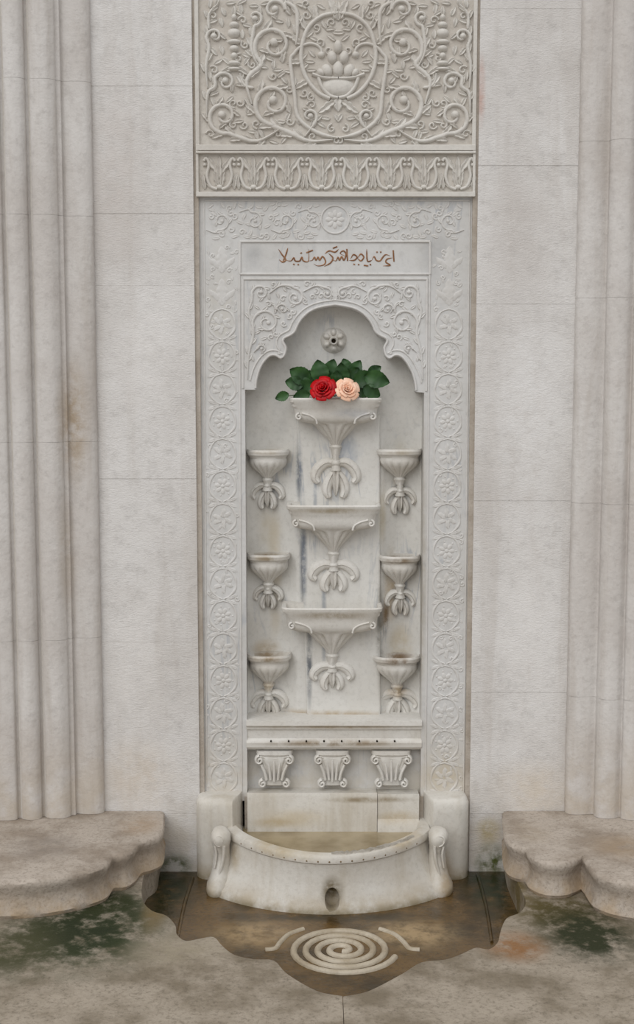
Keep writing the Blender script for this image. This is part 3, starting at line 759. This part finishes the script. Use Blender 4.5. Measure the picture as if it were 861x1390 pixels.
# ---------------- roses -------------------------------------------------------
def rose(name,px,py,Y,Rr,mat,tilt):
    mb=MB(); base=W(px,py,Y)
    M=Matrix.Translation(base)@Matrix.Rotation(tilt[0],4,'X')@Matrix.Rotation(tilt[1],4,'Y')
    layers=[(3,.16,.30,.02,.95),(4,.30,.28,.07,.92),(5,.48,.26,.16,.86),(5,.66,.22,.30,.78),(6,.80,.16,.50,.62)]
    ph=0
    for li,(n,r0,lean0,flare,hgt) in enumerate(layers):
        ph+=.7
        for k in range(n):
            a0=ph+2*pi*k/n; span=1.25*pi/n*1.1; nu,nv=9,7; rows=[]
            wob=random.uniform(-.05,.05)
            for j in range(nv+1):
                v=j/nv; row=[]
                for i in range(nu+1):
                    u=-1+2*i/nu
                    w=(sin(pi*min(1,.15+v*.72)))**.6
                    a=a0+u*span*w
                    r=Rr*(r0*(.35+.65*v**.6)+flare*v**2.2+.03*u+wob*v)
                    if v>.85: r+=Rr*.05*(v-.85)/.15*(1+flare*3)
                    zz=Rr*((hgt*(v**.9))*(1-.10*u*u*v)-.35)
                    if flare>.2 and v>.7: zz-=Rr*.25*(v-.7)/.3*flare*2
                    row.append(M@Vector((r*cos(a),r*sin(a),zz)))
                rows.append(row)
            mb.rings(rows,cap0=False,cap1=False,closed=False)
    o=mkobj(name,mb.v,mb.f,mat,angle=180,fix=False)
    sol=o.modifiers.new('thick','SOLIDIFY'); sol.thickness=.0012
    return o
rose('red_rose',438.5,528,-.045,.0325,M_red,(radians(62),radians(-12)))
rose('peach_rose',471.5,529,-.045,.0305,M_pink,(radians(64),radians(14)))
mb=MB(); stems=MB()
def rleaf(px,py,L,ang,Y,w=.62,curl=.25,pitch=0):
    k=pm(py,Y); L*=k; b=W(px,py,Y); n=14; vs=[]; a=radians(ang)
    d=Vector((cos(a),0,sin(a))); s=Vector((-sin(a),0,cos(a))); f=Vector((0,-1,0))
    q=Matrix.Rotation(radians(pitch),3,s); d=q@d; f=q@f
    for i in range(n+1):
        t=i/n; ww=L*w*.5*(sin(pi*t**.85))**.75*(1+.07*(i%2)); 
        c=b+d*(L*(t-.5))+f*(L*curl*(sin(pi*t)*.5))
        for u in (-1,-.5,0,.5,1):
            vs.append(c+s*(ww*u)+f*(L*(.10*abs(u)+.02*sin(t*22)*abs(u))))
    fs=[(i*5+j,i*5+j+1,(i+1)*5+j+1,(i+1)*5+j) for i in range(n) for j in range(4)]
    mb.add(vs,fs)
for L_ in [(407,509,32,150,.0),(416,526,28,200,.0),(383,538,20,200,-.01),(434,504,32,100,.0),(449,500,28,70,.005),(464,507,32,95,.0),
          (482,502,30,60,0.01),(494,514,32,20,.0),(512,515,36,-15,-.01),(504,531,28,-30,-.01),(422,513,28,140,.005),(456,515,26,80,.0),
          (478,509,28,50,.005),(494,531,24,-10,-.0),(410,537,24,190,-.015),(400,520,26,170,.0),(440,512,26,110,0.01),(470,497,22,110,.015),(508,503,22,30,0.01),(486,518,26,40,.01)]:
    rleaf(*L_,w=random.uniform(.62,.78),curl=random.uniform(.05,.25),pitch=random.uniform(-20,20))
for (a,b) in [((455,538),(383,538)),((455,538),(407,509)),((455,538),(434,504)),((455,538),(464,505)),((455,538),(490,515)),((455,538),(512,517)),((455,538),(412,533)),((450,538),(449,500))]:
    p=W(a[0],a[1],.01); q2=W(b[0],b[1],.006); m_=(p+q2)/2+Vector((0,-.003,.012)); rings=[]
    for i in range(7):
        t=i/6; c=p*(1-t)**2+m_*2*t*(1-t)+q2*t*t
        rings.append([(c.x,c.y+.0016*cos(j*pi/3),c.z+.0016*sin(j*pi/3)) for j in range(6)])
    stems.rings(rings)
fol=mkobj('rose_foliage',mb.v,mb.f,M_leafA,angle=180,fix=False)
stems.obj('rose_stems',M_stem,parent=fol)

# ---------------- light -------------------------------------------------------
w=bpy.data.worlds.new('overcast'); scene.world=w; w.use_nodes=True
nt=w.node_tree; bg=nt.nodes['Background']
tc=nt.nodes.new('ShaderNodeTexCoord'); sx=nt.nodes.new('ShaderNodeSeparateXYZ'); nt.links.new(tc.outputs['Generated'],sx.inputs[0])
mr=nt.nodes.new('ShaderNodeMapRange'); mr.inputs[1].default_value=-.3; mr.inputs[2].default_value=.9; nt.links.new(sx.outputs[2],mr.inputs[0])
cr=nt.nodes.new('ShaderNodeValToRGB'); cr.color_ramp.elements[0].color=(.52,.515,.51,1); cr.color_ramp.elements[1].color=(1.0,1.01,1.03,1)
nt.links.new(mr.outputs[0],cr.inputs[0]); nt.links.new(cr.outputs[0],bg.inputs[0]); bg.inputs[1].default_value=.95
sl=bpy.data.lights.new('overcast_sun','SUN'); sl.energy=1.2; sl.angle=radians(50); sl.color=(1,.995,.985)
so=bpy.data.objects.new('overcast_sun',sl); scene.collection.objects.link(so)
dirv=Vector((.5,1.0,-.95)); so.rotation_euler=dirv.to_track_quat('-Z','Y').to_euler()
